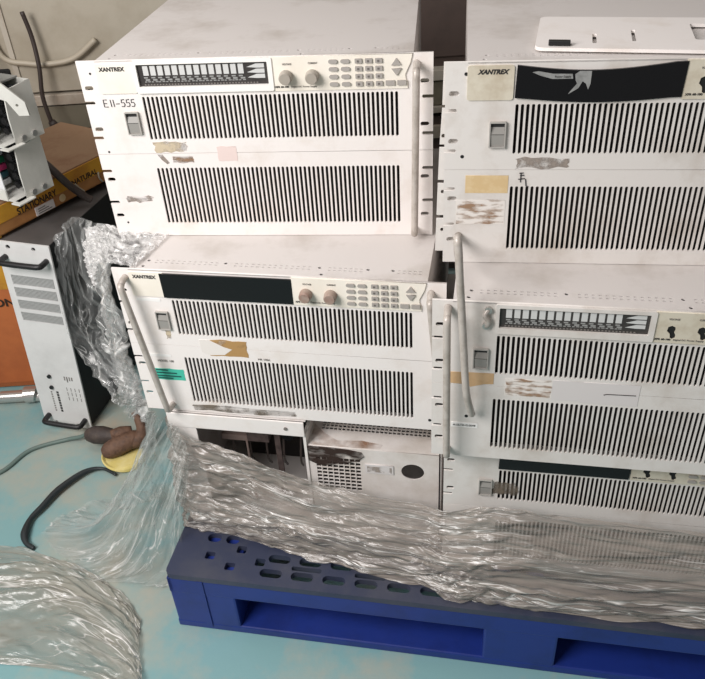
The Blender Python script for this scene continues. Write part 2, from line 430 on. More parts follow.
# A - top of the left stack
A = thing('power_supply', 'white rack power supply with handwritten number, topmost of the left stack, printed indicator window', 'power supply', unit_matrix(-.3524, 1.0740, .9490, -7.37), GRP)
half_panel(A, 0, 133.3, ROW1, 'panel'); half_panel(A, 133.9, 266.7, ROW2, 'panel'); chassis(A)
control_panel(A, 'legend'); power_switch(A)
bar_handle(A, 461, 14, 457, 256, .024)
ST = {'E': [[(5, 0), (0, 0), (0, 10), (5.5, 10)], [(0, 5), (4.5, 5)]], '1': [[(1.5, 0), (2, 10)]], '-': [[(0, 6), (5, 5.8)]], '5': [[(5, 0), (.8, .3), (.5, 4.5), (4, 4.2), (5.2, 7), (3.6, 10), (0, 9.6)]]}
ln = []; cx = 26.5
for ch, adv in (('E', 8.5), ('1', 4), ('1', 5), ('-', 7.5), ('5', 7.3), ('5', 7), ('5', 7)):
    for s in ST[ch]: ln.append([(cx+a, 53.5+b) for a, b in s])
    cx += adv
strokes(A, 'handwritten_number', ln, 'pen', .0006)
patch(A, 'glue_residue', 86, 116, 134, 131, 'pale_res', jag=2); patch(A, 'glue_residue', 27, 201, 67, 210, 'smudge', jag=2)
patch(A, 'glue_residue', 0, 0, 0, 0, 'smudge', pts=[(88, 135), (95, 135), (104, 148), (100, 150), (93, 143)]); patch(A, 'tape', 177, 124, 205, 146, 'tape_pink', jag=.5)
patch(A, 'glue_residue', 110, 138, 140, 148, 'brown_res', jag=1); 
for u, v in ((17, 17), (17, 130), (20, 244)): screw_hole(A, u, v, 1.6)

# B - middle of the left stack
Bm = unit_matrix(-.3435, .9747, .6822, -11.94)
Bu = thing('power_supply', 'white rack power supply with teal label and black display, middle of the left stack', 'power supply', Bm, GRP)
half_panel(Bu, 0, 133.3, ROW1, 'panel'); half_panel(Bu, 133.9, 266.7, ROW2, 'panel'); chassis(Bu)
control_panel(Bu, 'lens', dirty_knob=True); power_switch(Bu)
bar_handle(Bu, 19, 14, 46, 254, .021); bar_handle(Bu, 462, 16, 482, 250, .021)
patch(Bu, 'tape_residue', 126, 119, 187, 148, 'orange_res', jag=1.5, label='brown glue left by torn tape')
patch(Bu, 'torn_label', 112, 119, 160, 149, 'torn', n=.0006, pts=[(113, 120), (128, 119), (150, 131), (163, 135), (150, 146), (128, 148), (114, 143)])
te = patch(Bu, 'inspection_label', 28, 181, 77, 203, 'teal', jag=.5, label='teal printed label')
for k, (v, w) in enumerate(((184, 20), (189.5, 34), (195.5, 40), (200, 26))): patch(te, 'label_print', 31, v-1.4, 31+w, v+1., 'teal_dark', n=.0008)
text_obj('printed_caption', 'MODEL 100', .051, H-.1655, .0058, 'print_grey', Bu, width=.026)
text_obj('printed_caption', 'MR 100A', .211, H-.1505, .005, 'print_grey', Bu, width=.019)
patch(Bu, 'tape', 24, 152, 62, 157, 'paper'); patch(Bu, 'glue_residue', 62, 106, 70, 122, 'pale_res', jag=1)
patch(Bu, 'tape', 28, 49, 66, 54, 'paper', jag=.6)
screw_hole(Bu, 461, 247, 2.6)
patch(Bu, 'grime', 80, 251, 250, 263, 'grime', jag=2)

# C - bottom of the left stack, opened up
Cm = unit_matrix(-.3435, .9747, .6822-H-.0003, -11.94)
Cu = thing('power_supply', 'stripped power supply with front panel missing and scorched vented box, bottom of left stack', 'power supply', Cm, GRP)
bm = bmesh.new(); t = .002; D = .46
box(bm, (.030, 0, 0), (.030+t, D, H)); box(bm, (.478, .002, 0), (.480, D, H)); box(bm, (.030, 0, 0), (.480, D, t)); box(bm, (.030, D-t, 0), (.480, D, H))
box(bm, (.030, .09, H-t), (.480, D, H))
build('chassis', bm, 'cover', Cu)
bm = bmesh.new(); box(bm, (.032, .0, H-.004), (.264, .09, H-.002)); box(bm, (.032, -.006, H-.0315), (.262, -.003, H-.002), .001); box(bm, (.032, -.004, 0), (.078, -.001, H-.03)); box(bm, (.258, -.003, .0), (.2625, .11, H-.03))
build('top_rail', bm, 'panel', Cu)
screw_hole(Cu, 70, 38); 
build('screw', T([(.232, -.0055, H-.016), (.232, -.008, H-.016)], .003, 10), 'print_grey', Cu)
# innards of the open bay
build('heat_sink', B((.090, .060, H-.116), (.136, .14, H-.104)), 'beam', Cu)
build('heat_sink', B((.137, .058, H-.114), (.176, .15, H-.092)), 'pcb', Cu)
build('support_post', B((.1345, .056, .005), (.1375, .059, H-.114)), 'beam', Cu)
build('support_post', B((.186, .06, .005), (.196, .064, H-.06)), 'pcb', Cu)
build('circuit_board', B((.085, .17, .01), (.25, .173, H-.06)), 'dark', Cu)
bm = bmesh.new()
for k in range(3):
    bmesh.ops.create_cone(bm, cap_ends=True, segments=16, radius1=.011, radius2=.011, depth=.05, matrix=Matrix.Translation((.21+.016*(k % 2), .085+.02*k, .17)) @ Matrix.Rotation(R(90), 4, 'X'))
build('capacitor', bm, 'black_gloss', Cu)
bm = bmesh.new()
for k in range(5): tube(bm, [(.10+.03*k, .10, .06), (.11+.03*k, .06, .12), (.10+.033*k, .08, .19)], .002, 6, True, 5)
build('wiring', bm, 'rubber', Cu)
# vented box at the right of the bay
zb = H-.0535
sb = bmesh.new(); box(sb, (.262, .0, .003), (.264, .40, zb)); box(sb, (.474, .0, .003), (.476, .40, zb))
vb = build('vent_box', sb, 'burnt', Cu)
holes = []
for i in range(27):
    for j in range(6): holes.append(rrect(.281+i*.0070-.0024, .042+j*.0072-.0025, .281+i*.0070+.0024, .042+j*.0072+.0025, .0004, 1))
flat_plate('box_lid', [(.262, .0), (.476, .0), (.476, .20), (.262, .20)], holes, .0015, zb, 'burnt', vb)
fo = [(.262, .003), (.476, .003), (.476, zb), (.262, zb)]
holes = []
for i in range(8):
    for j in range(9):
        u = 279+i*9.4; v = 347+j*8.2-266.7
        holes.append([mm(a, b) for a, b in rrect(u-3.8, v-3.1, u+3.8, v+3.1, .4, 1)])
holes.append([mm(a, b) for a, b in circ(434, 361-266.7, 18.5, 24, 17)])
up_plate('box_front', fo, holes, .0016, .0, 'burnt', vb)
patch(vb, 'scorch_mark', 0, 0, 0, 0, 'scorch', n=.003, pts=[(263, 54), (300, 54.5), (330, 56), (352, 60), (356, 68), (346, 78), (326, 86), (300, 92), (280, 94), (264, 86)])
bm = bmesh.new()
vs = [bm.verts.new(p) for p in ((.265, .0005, zb+.0012), (.300, .0005, zb+.0012), (.345, .0005, zb+.0012), (.382, .003, zb+.0012), (.385, .012, zb+.0012), (.35, .018, zb+.0012), (.31, .014, zb+.0012), (.285, .03, zb+.0012), (.265, .05, zb+.0012))]; bm.faces.new(vs)
build('rust_stain', bm, 'rust', vb)
rl = patch(vb, 'rating_label', 357, 351-266.7, 403, 370-266.7, 'clear_tape', n=.0026)
patch(rl, 'label_print', 360, 88, 400, 100, 'smudge', n=.003)

# D - top of the right stack
Dm = unit_matrix(.1264, .9005, .9682, -8.88)
Du = thing('power_supply', 'rack power supply with warped black display and masking tape patch, top of the right stack', 'power supply', Dm, GRP)
half_panel(Du, 0, 133.3, ROW1, 'panel_grey'); half_panel(Du, 133.9, 266.7, ROW2, 'panel_grey'); chassis(Du)
lens = [(82, 4)]+[(82+186*t, 4+7*math.sin(math.pi*min(1, t*1.1))**1 if t < .9 else 4+7*math.sin(math.pi*.99)*(1-t)*10-1) for t in [i/16 for i in range(1, 16)]]+[(269, 2.5), (267.5, 43)]+[(82+186*t, 42+6*math.sin(math.pi*t)) for t in [1-i/16 for i in range(1, 16)]]+[(81, 42)]
cpD = control_panel(Du, 'lens', grimy=True, knobs=False, keys=True, lens=lens, italic=.3); power_switch(Du)
tp = up_plate('silver_tape', poly_mm([(99, 12), (106, 11), (122, 14), (144, 14.5), (145, 20), (122, 20), (108, 16)]), [], .0005, -.0034, 'silver', Du)
up_plate('silver_tape', poly_mm([(147, 15), (152, 11.5), (165, 11.5), (165, 26), (163, 33), (160, 26), (156, 23), (152, 31), (141, 38), (143, 35), (150, 26), (148, 22)]), [], .0005, -.0034, 'silver', Du)
text_obj('lens_print', 'Power Supply', .1335, H-.0175, .0034, 'print', tp, yoff=-.0038, width=.018)
patch(Du, 'masking_tape', 27, 141, 80, 165, 'masking', label='yellowish masking tape patch')
lb = patch(Du, 'worn_label', 16, 175, 78, 209, 'torn', n=.0004); patch(lb, 'label_flakes', 17, 175, 77, 208, 'brown_res', n=.0008, jag=1)
strokes(Du, 'pen_mark', [[(93, 138), (98, 137.5)], [(94, 141), (99, 140.5)], [(95, 137), (95, 150)], [(92, 146), (100, 145)], [(101, 146), (102, 155), (105, 156)]], 'pen', .0007)
bar = [(20, 0.0, 231), (20, .055, 231), (20.5, .098, 234), (21, .113, 242), (24, .117, 300)]
# loose lifting bar dangling from the lower left fixing hole
inv = Dm.inverted()
wp = [Dm @ Vector((.020, 0, H-.226)), Dm @ Vector((.020, -.060, H-.222)), Vector((.1270, .786, .800)), Vector((.1275, .778, .790)), Vector((.1290, .775, .760)), Vector((.1350, .775, .677)), Vector((.1400, .772, .600)), Vector((.1430, .772, .572)), Vector((.1500, .780, .540)), Vector((.1535, .786, .527))]
build('handle', T([inv @ p for p in wp], .0048, 12, 4), 'handle', Du, smooth=True, label='loose bar handle dangling over the unit below')
be = [(-3, 2), (20, 2), (20, 254), (-10, 254)]
bo = []
for (u, v) in ((-4, 55), (-6, 105), (-7.5, 153), (-9, 203)): pass
outl = [(20, 2), (20, 254), (-10.5, 254), (-9.2, 205.5), (0, 205.5), (0, 200.5), (-9, 200.5), (-7.8, 155.5), (1, 155.5), (1, 150.5), (-7.6, 150.5), (-6.2, 107), (2, 107), (2, 103), (-6, 103), (-3.5, 57), (4, 57), (4, 53), (-3.3, 53), (-2, 2)]
up_plate('rack_ear', poly_mm(outl), [[mm(a, b) for a, b in rrect(-4, v-2.6, 6, v+2.6, 2.4)] for v in (92, 167, 222)], .002, .0085, 'panel_grey', Du)
screw_hole(Du, 22, 116, 2.3); screw_hole(Du, 24, 14, 2.2)
patch(Du, 'glue_residue', 88, 118, 150, 131, 'smudge', jag=2)

# E - middle of the right stack
Em = unit_matrix(.1014, .8095, .7015, -11.67)
Eu = thing('power_supply', 'rack power supply with tan tape strip and empty knob holes, middle of the right stack', 'power supply', Em, GRP)
half_panel(Eu, 0, 133.3, ROW1, 'panel_grey'); half_panel(Eu, 133.9, 266.7, ROW2, 'panel_grey'); chassis(Eu)
control_panel(Eu, 'legend', grimy=True, knobs=False, logo=False); power_switch(Eu)
bar_handle(Eu, 20, 10, 23, 252, .022)
build('ear_shade_plate', B((.002, .010, .006), (.025, .012, H-.006)), 'dark', Eu)  # dark plate added behind the ear so its slots look shaded
la = build('latch', T([(.070, -.002, H-.010), (.066, -.006, H-.016), (.071, -.006, H-.025), (.069, -.002, H-.034)], [.004, .0032, .0032, .0042], 10, 4), 'handle', Eu, smooth=True)
for u, v in ((70, 10), (68, 34)): build('latch_screw', T([(u/1000, .0, H-v/1000), (u/1000, -.005, H-v/1000)], .0046, 14), 'metal', la)
patch(Eu, 'tan_tape', 0, 0, 0, 0, 'tan', pts=[(22, 113), (82, 112), (82, 130), (70, 131), (52, 137), (46, 133), (22, 132)], label='tan tape strip')
sl = patch(Eu, 'serial_label', 27, 202, 64, 211, 'paper', n=.0005, label='small white printed label'); text_obj('label_text', 'A.ULTX-G.0049', .0455, H-.2068, .0048, 'print', sl, width=.031, yoff=-.0008)
patch(Eu, 'worn_label', 97, 119, 158, 148, 'torn'); patch(Eu, 'label_flakes', 98, 119, 157, 147, 'brown_res', n=.0009, jag=1)
tq = patch(Eu, 'clear_tape', 195, 117, 268, 152, 'clear_tape', n=.0005); strokes(tq, 'seam_gap', [[(224, 136), (228, 134.6), (264, 134)]], 'print', .0007, -.0006)
patch(Eu, 'tape', 158, 117, 196, 150, 'clear_tape'); screw_hole(Eu, 48, 190, 2.5)

# F - bottom of the right stack, partly under film
Fm = unit_matrix(.1235, .8325, .4345, -11.7)
Fu = thing('power_supply', 'rack power supply half covered by film, bottom of the right stack', 'power supply', Fm, GRP)
half_panel(Fu, 0, 133.3, ROW1, 'panel_grey'); half_panel(Fu, 133.9, 266.7, ROW2, 'panel_grey'); chassis(Fu, top_holes=False)
control_panel(Fu, 'lens', grimy=True, knobs=False, lens=[(82, 6), (267.5, 6), (266, 45), (81, 45)], logo=False); power_switch(Fu)
patch(Fu, 'smudge', 75, 76, 112, 100, 'grime', n=.0006, jag=2)
build('foot', B((.05, .03, -.0158), (.09, .07, .001), .002), 'black_matt', Fu)
for a, b in ((.39, .03), (.05, .38), (.39, .38)): build('foot', B((a, b, -.0158), (a+.04, b+.04, .001), .002), 'black_matt', Fu)

# loose panel lying on top of the right stack
LP = thing('rack_panel', 'loose white metal panel lying flat on top of the right stack', 'panel', Matrix.Translation((.217, .934, .9697)) @ Matrix.Rotation(R(-16), 4, 'Z'))
flat_plate('panel_sheet', rrect(.02, -.012, .48, .13, .01), [rrect(.05, .0, .062, .006, .002), rrect(.085, .01, .09, .05, .002), rrect(.13, .02, .135, .07, .002), rrect(.2, .03, .4, .1, .004)], .004, .002, 'panel', LP)
build('panel_latch', B((.035, -.006, .0045), (.06, .002, .010), .001), 'black', LP)

# ------------------------------------------------------------------ pallet
PM = Matrix.Translation((-.349, .853, 0)) @ Matrix.Rotation(R(-11.9), 4, 'Z')
PL = thing('pallet', 'blue plastic pallet with dusty slotted deck under the wrapped stacks', 'pallet', PM)
holes = []
def slot(x, y, hx, hy): holes.append(rrect(x-hx, y-hy, x+hx, y+hy, min(hy, hx)*.98, 3))
def cut(x, y, hx, hy): holes.append(rrect(x-hx, y-hy, x+hx, y+hy, .002, 1))
for r_ in range(14):
    y = .024+r_*.0305
    for i in range(18):
        x = .182+i*.0545+(.008 if r_ % 2 else 0)
        if x < 1.15: slot(x, y, .0195, .0082)
for r_ in range(6):
    for i in range(9): cut(.241+i*.109, .0392+.061*r_, .026, .0042)
for x, y in ((.067, .047), (.108, .029), (.119, .066), (.158, .044)): cut(x, y, .0085, .0075)
for r_ in range(6):
    for i in range(2): slot(.063+i*.034+.002*r_, .085+.05*r_, .0125, .009)
kept = []
for h in holes:
    a = (min(p[0] for p in h), min(p[1] for p in h), max(p[0] for p in h), max(p[1] for p in h))
    if all(a[0] > b[2]+.002 or a[2] < b[0]-.002 or a[1] > b[3]+.002 or a[3] < b[1]-.002 for b, _ in kept): kept.append((a, h))
flat_plate('deck', rrect(0, 0, 1.2, 1.0, .012), [h for _, h in kept], .012, .1415, 'pallet_top', PL)
for y in (.0, .47, .94): build('runner', B((.0, y+.0005, 0), (1.2, y+.06, .018), .003), 'pallet_blue', PL)
for x in (0, .54, 1.08):
    for y in (.0, .44, .88): build('block', B((x+.001, y+.001, .0), (x+.119, y+.119, .1355), .004), 'pallet_blue', PL)
bm = bmesh.new(); box(bm, (.001, .0005, .098), (1.199, .010, .1355), .002); box(bm, (.001, .0005, .098), (.010, .999, .1355), .002); box(bm, (.055, -.0012, .01), (.066, .003, .136))
build('deck_rim', bm, 'pallet_blue', PL)

# ------------------------------------------------------------------ setting
struct(build('floor', B((-4, -1.2, -.05), (4, 5.2, 0)), 'floor'))
struct(build('wall_back', B((-4, 2.62, 0), (4, 2.72, 3.0)), 'wall'))
CB = thing('storage_cabinet', 'beige steel cabinet with horizontal rails standing behind the stacks', 'cabinet', Matrix.Translation((-1.9, 2.0, 0)))
build('carcass', B((0, .03, 0), (3.6, .55, 1.15), .003), 'maroon', CB)
def cb(n, z0, z1, m, y0=0., x0=0., x1=3.6): build(n, B((x0, y0, z0), (x1, .031, z1), .002), m, CB)
cb('upper_panel', .625, 1.14, 'beige', .004, 0, 2.02); cb('upper_panel', .645, 1.14, 'maroon', .02, 2.02, 3.6)
cb('rail', .592, .619, 'beige_light', -.006); cb('middle_panel', .524, .587, 'olive', .004); cb('rail', .505, .522, 'beige_light', -.004)
cb('lower_panel', .03, .493, 'olive', .006, 0, 1.75); cb('lower_panel', .03, .493, 'maroon', .006, 1.75, 3.6)
cb('rail', .435, .47, 'beige_light', -.004, 2.03, 3.6)
build('handle_recess', B((1.00, -.001, .665), (1.075, .006, .690), .004), 'black_matt', CB)
build('door_edge', B((1.085, -.001, .645), (1.098, .003, 1.14)), 'beige_light', CB)

# cartons
CO = thing('carton', 'orange brown cardboard carton with yellow band standing on the floor behind white amplifier', 'box', Matrix.Translation((-1.20, 1.575, 0)))
build('carton_body', B((0, 0, 0.0), (.425, .42, .470), .022), 'carton_o', CO)
build('yellow_band', B((.004, -.0015, .300), (.4215, .002, .455)), 'carton_y', CO)
text_obj('printed_text', 'ACTION', .335, .262, .03, 'ink', CO, bold=.0006, yoff=-.002, width=.13)
build('lid_flap', B((.003, .003, .470), (.422, .417, .474)), 'carton_top', CO)
CYm = Matrix.Translation((-.738, 1.400, .5075)) @ Matrix.Rotation(R(57), 4, 'Z')
CY = thing('carton', 'printed yellow and brown carton with black lettering lying on the dark amplifier case', 'box', CYm)
LC, WC, HC = .46, .26, .062
build('carton_body', B((0, 0, 0), (LC, WC, HC), .004), 'carton', CY)
build('carton_lid', B((.002, .002, HC), (LC-.002, WC-.002, HC+.002)), 'carton_top', CY)
build('yellow_print', B((.002, -.0012, .026), (LC-.002, .001, .061)), 'carton_y', CY)
text_obj('printed_text', 'STATIONARY', .150, .032, .021, 'ink', CY, bold=.0005, yoff=-.0018, width=.105)
text_obj('printed_text', 'NATURAL', .285, .033, .017, 'ink', CY, bold=.0004, yoff=-.0018, width=.075)
text_obj('printed_text', 'FRAGILE', .130, .051, .010, 'ink', CY, bold=.0002, yoff=-.0018, width=.055)
text_obj('printed_text', 'HANDLE', .375, .045, .015, 'ink', CY, bold=.0004, yoff=-.0018, width=.055)
text_obj('printed_text', 'WITH CARE', .385, .028, .011, 'ink', CY, bold=.0003, yoff=-.0018, width=.06)
lbl = build('shipping_label', B((.140, -.002, .003), (.190, .0, .022)), 'clear_tape', CY)
for k in range(3): build('label_print', B((.146, -.0026, .006+.005*k), (.182-.008*k, -.0018, .008+.005*k)), 'print_grey', lbl)
build('torn_patch', T([(.215, .001, .013), (.215, -.0012, .013)], [.010, .008], 9), 'masking', CY)
build('straw', T([(.255, -.002, .03), (.262, -.003, .018), (.274, -.002, .004)], .002, 6, 3), 'cable_pale', CY)
build('straw', T([(.325, -.002, .03), (.322, -.004, .018), (.330, -.002, .004)], .002, 6, 3), 'cable_pale', CY)

# ------------------------------------------------------------------ amplifier on its end
AM = Matrix.Translation((-.638, 1.402, .0005)) @ Matrix.Rotation(R(-14), 4, 'Z') @ Matrix.Rotation(R(3.4), 4, 'Y') @ Matrix.Rotation(R(-1.3), 4, 'X')
AP = thing('amplifier', 'white faced rack amplifier standing on end with black handles and black case', 'amplifier', AM)
aw, ah = .121, .497
def ax(f): return -aw+aw*f
def az(f): return ah*(1-f)
holes = [circ(ax(.22), az(.024), .0052, 12), circ(ax(.70), az(.022), .0046, 12), circ(ax(.25), az(.985), .004, 10), circ(ax(.72), az(.985), .004, 10)]
VR = [(.160, .208), (.222, .270), (.286, .332), (.350, .394)]
for a, b in VR: holes.append([(ax(.13), az(b)), (ax(.945), az(b)), (ax(.945), az(a)), (ax(.13), az(a))])
fp = up_plate('front_panel', rrect(-aw, 0, 0, ah, .002), holes, .004, -.002, 'amp_face', AP)
for a, b in VR:
    bm = bmesh.new(); n = 34
    for i in range(n):
        x0 = ax(.13+.815*(i+.28)/n); x1 = ax(.13+.815*(i+.82)/n)
        box(bm, (x0, -.0032, az(b)), (x1, -.0008, az(a)))
    box(bm, (ax(.13), .0, az(b)), (ax(.945), .001, az(a)), mi=1)
    build('vent_grille', bm, ['amp_vent', 'board'], AP)
def amp_handle(f):
    z = az(f)
    pts = [(ax(.13), -.004, z), (ax(.13), -.022, z), (ax(.16), -.030, z), (ax(.3), -.032, z), (ax(.7), -.032, z), (ax(.87), -.030, z), (ax(.90), -.022, z), (ax(.90), -.004, z)]
    build('handle', T(pts, .0062, 12, 4), 'black', AP, smooth=True)
amp_handle(.072); amp_handle(.945)
for fx, fz in ((.36, .70), (.35, .765)): build('jack', T([(ax(fx), -.0035, az(fz)), (ax(fx), -.008, az(fz))], .0048, 14), 'black', AP)
bm = bmesh.new()
for k in range(7): box(bm, (ax(.66+.05*(k % 4)), -.0044, az(.70+.012*(k//4)+.01*(k % 2))), (ax(.685+.05*(k % 4)), -.004, az(.69+.012*(k//4))))
for k in range(12): box(bm, (ax(.66+.085*(k % 4)), -.0044, az(.775+.028*(k//4))), (ax(.672+.085*(k % 4)), -.004, az(.755+.028*(k//4))))
for k in range(9): box(bm, (ax(.30), -.0044, az(.80+.014*k)), (ax(.33), -.004, az(.792+.014*k)))
build('printed_legend', bm, 'print_grey', AP)
bm = bmesh.new()
for k in range(8): box(bm, (ax(.42), -.0044, az(.80+.016*k)), (ax(.465), -.004, az(.788+.016*k)))
build('brand_lettering', bm, 'print', AP)
bm = bmesh.new(); box(bm, (-aw+.004, .0005, .006), (-.004, .43, ah-.004), .002)
build('case', bm, 'black_matt', AP)
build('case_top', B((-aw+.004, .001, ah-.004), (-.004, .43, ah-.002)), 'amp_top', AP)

# ------------------------------------------------------------------ grey control trays, upper left
def control_tray(z, label, arm, dx=0., cols=('conn_w', 'conn_teal', 'conn_pink', 'conn_green')):
    m = Matrix.Translation((-.632+dx, 1.432, z)) @ Matrix.Rotation(R(-30), 4, 'Z')   # nearest bottom corner; x runs left (negative), y into depth
    t = thing('control_box', label, 'control box', m, 'open grey control boxes')
    w, d, h = .30, .070, .108
    bm = bmesh.new(); box(bm, (-w, -.02, 0), (0, d, .003)); box(bm, (-w, -.022, 0), (-.03, -.019, -.0+.022)); box(bm, (-w, d-.003, 0), (0, d, h))
    build('base_plate', bm, 'tray', t)
    side = [(0, 0), (d, 0), (d, h), (.006, h-.004), (0, h*.5)]
    me = fill_mesh(side, [circ(.018, .010, .004, 10), circ(.045, .010, .004, 10)], .003, 'end_plate')
    finish_mesh('end_plate', me, 'tray', t, Matrix.Rotation(R(90), 4, 'Z') @ RX)
    for yy in (.018, .045): build('screw', T([(.001, yy, .010), (.006, yy, .010)], .006, 12), 'metal', t)
    build('flange', B((-.012, -.030, 0), (.012, .012, .003), .0008), 'tray', t)
    build('cover_plate', B((-w, -.004, h), (-.03, d, h+.003)), 'tray_dk', t)
    build('circuit_board', B((-w+.01, d-.025, .008), (-.02, d-.022, h-.008)), 'board', t)
    bk = build('bracket', B((-.066, -.010, .008), (-.046, -.007, h-.006), .001), 'conn_w', t)
    build('bracket_foot', B((-.070, -.010, h-.036), (-.040, -.007, h-.004), .001), 'conn_w', bk)
    build('screw', T([(-.055, -.009, h-.018), (-.055, -.013, h-.018)], .004, 10), 'metal', bk)
    for k, c in enumerate(list(cols)+['conn_w', 'conn_teal']):
        build('terminal_block', B((-.125, -.004, .012+k*.0155), (-.072, .03, .024+k*.0155), .002), c, t)
    for k in range(4):
        build('capacitor', T([(-.034+.002*(k % 2), .012, .020+k*.020), (-.034, .04, .020+k*.020)], .0075, 12), 'black', t)
    if arm:
        pl = [(-.2, .03), (-.02, .026), (.012, .010), (.028, -.012), (.068, -.052), (.070, -.078), (.050, -.078), (.034, -.050), (-.02, -.030), (-.2, -.035)]
        me = fill_mesh(pl, [circ(.052, -.058, .003, 8)], .004, 'lifting_arm')
        finish_mesh('lifting_arm', me, 'tray', t, Matrix.Translation((-.022, -.012, h+.030)) @ Matrix.Rotation(R(24), 4, 'Z') @ RX)
    return t
control_tray(.5895, 'open grey control box with pink and green connectors, resting on the printed carton', False)
control_tray(.7015, 'open grey control box with angled arm plate, stacked on the other control box', True, dx=.012, cols=('conn_w', 'conn_w', 'board', 'conn_w'))

# hose, hanging lead and cables
tag(build('hose', T([(-.690, 1.640, .620), (-.650, 1.590, .612), (-.620, 1.570, .590), (-.598, 1.572, .556), (-.575, 1.585, .520), (-.563, 1.590, .5075)], .0085, 12, 6), 'rubber', smooth=True), 'dark rubber hose sloping down over the printed carton', 'hose')
HL = thing('hanging_lead', 'dark lead with barrel plug hanging in front of the beige cabinet', 'cable', Matrix.Translation((-.730, 1.97, .51)))
build('lead', T([(-.012, .0, .32), (-.005, .0, .26), (-.004, -.01, .19), (-.012, -.02, .12), (-.004, -.03, .055)], .0055, 10, 6), 'rubber', HL, smooth=True)
build('plug', T([(-.004, -.03, .060), (.004, -.03, .04), (.018, -.03, .008), (.026, -.03, -.008)], [.009, .013, .013, .008], 12, 2), 'rubber', HL, smooth=True)
tag(build('hose', T([(-.85, 1.991, .83), (-.83, 1.991, .725), (-.77, 1.991, .703), (-.71, 1.991, .699), (-.65, 1.991, .710), (-.59, 1.991, .75)], .007, 10, 6), 'cable_pale', smooth=True), 'pale hose sagging in front of beige cabinet at upper left', 'hose')
tag(build('cable', T([(-.86, 1.94, .86), (-.85, 1.94, .70), (-.84, 1.94, .60), (-.82, 1.95, .50)], .0045, 8, 5), 'cable_pale', smooth=True), 'thin pale cable hanging straight down behind the control boxes', 'cable')
tag(build('cable', T([(-1.02, 1.20, .005), (-.90, 1.24, .005), (-.815, 1.268, .005), (-.768, 1.334, .005), (-.693, 1.362, .005), (-.650, 1.356, .018), (-.628, 1.352, .034)], .0048, 10, 6), 'cable_grey', smooth=True), 'grey green cable running across the floor into the brown hand tool', 'cable')
tag(build('cable', T([(-.545, 1.235, .007), (-.582, 1.258, .007), (-.619, 1.246, .010), (-.661, 1.198, .011), (-.684, 1.150, .011), (-.699, 1.120, .010), (-.700, 1.084, .009), (-.690, 1.060, .007), (-.670, 1.045, .006)], [.003, .0035, .0065, .0075, .0065, .0055, .0085, .0055, .004], 10, 6), 'cable_black', smooth=True), 'thick black cable curving on the teal floor beside the film', 'cable')
PG = thing('cable_plug', 'silver metal connector on black cable lying on floor beside orange carton', 'connector', Matrix.Translation((-.862, 1.520, .0)))
build('plug_body', T([(-.050, .0, .015), (-.03, .0, .015), (-.028, .0, .019), (.03, .0, .019), (.034, .0, .022), (.058, .0, .022), (.060, .0, .015), (.074, .0, .015)], [.012, .012, .015, .015, .021, .021, .014, .014], 18), 'metal', PG)
build('cord', T([(-.046, .0, .013), (-.09, .0, .012), (-.16, -.02, .011), (-.28, -.03, .011)], .0105, 10, 5), 'cable_black', PG, smooth=True)

# ------------------------------------------------------------------ hand tool on the floor
HT = thing('grinder', 'dusty brown hand grinder with dark tail grip and yellow disc lying on the floor', 'power tool', Matrix.Translation((-.545, 1.30, 0)))
bm = bmesh.new(); tube(bm, [(.006, -.008, .004), (.007, -.008, .0085), (.008, -.008, .013), (.008, -.008, .015)], [.047, .050, .048, .042], 32)
build('disc', bm, 'disc_yellow', HT)
build('tail_grip', T([(-.088, .040, .036), (-.082, .040, .036), (-.066, .038, .037), (-.045, .034, .038), (-.024, .028, .040), (-.008, .022, .040)], [.007, .014, .0205, .021, .017, .013], 18, 3), 'tool_grip', HT, smooth=True)
build('gear_housing', T([(-.034, -.014, .028), (-.024, -.012, .031), (-.006, -.006, .036), (.018, .004, .041), (.036, .012, .043), (.048, .016, .042)], [.012, .019, .022, .021, .019, .012], 16, 3), 'tool_brown', HT, smooth=True)
build('collar', T([(-.020, .022, .046), (.0, .028, .047), (.024, .034, .046)], [.012, .015, .011], 12, 3), 'tool_brown', HT, smooth=True)
build('side_handle', T([(.020, .004, .038), (.036, .006, .040), (.050, .010, .048), (.055, .018, .066), (.048, .030, .086), (.040, .040, .098)], [.016, .017, .016, .0135, .0105, .009], 14, 4), 'tool_brown', HT, smooth=True)

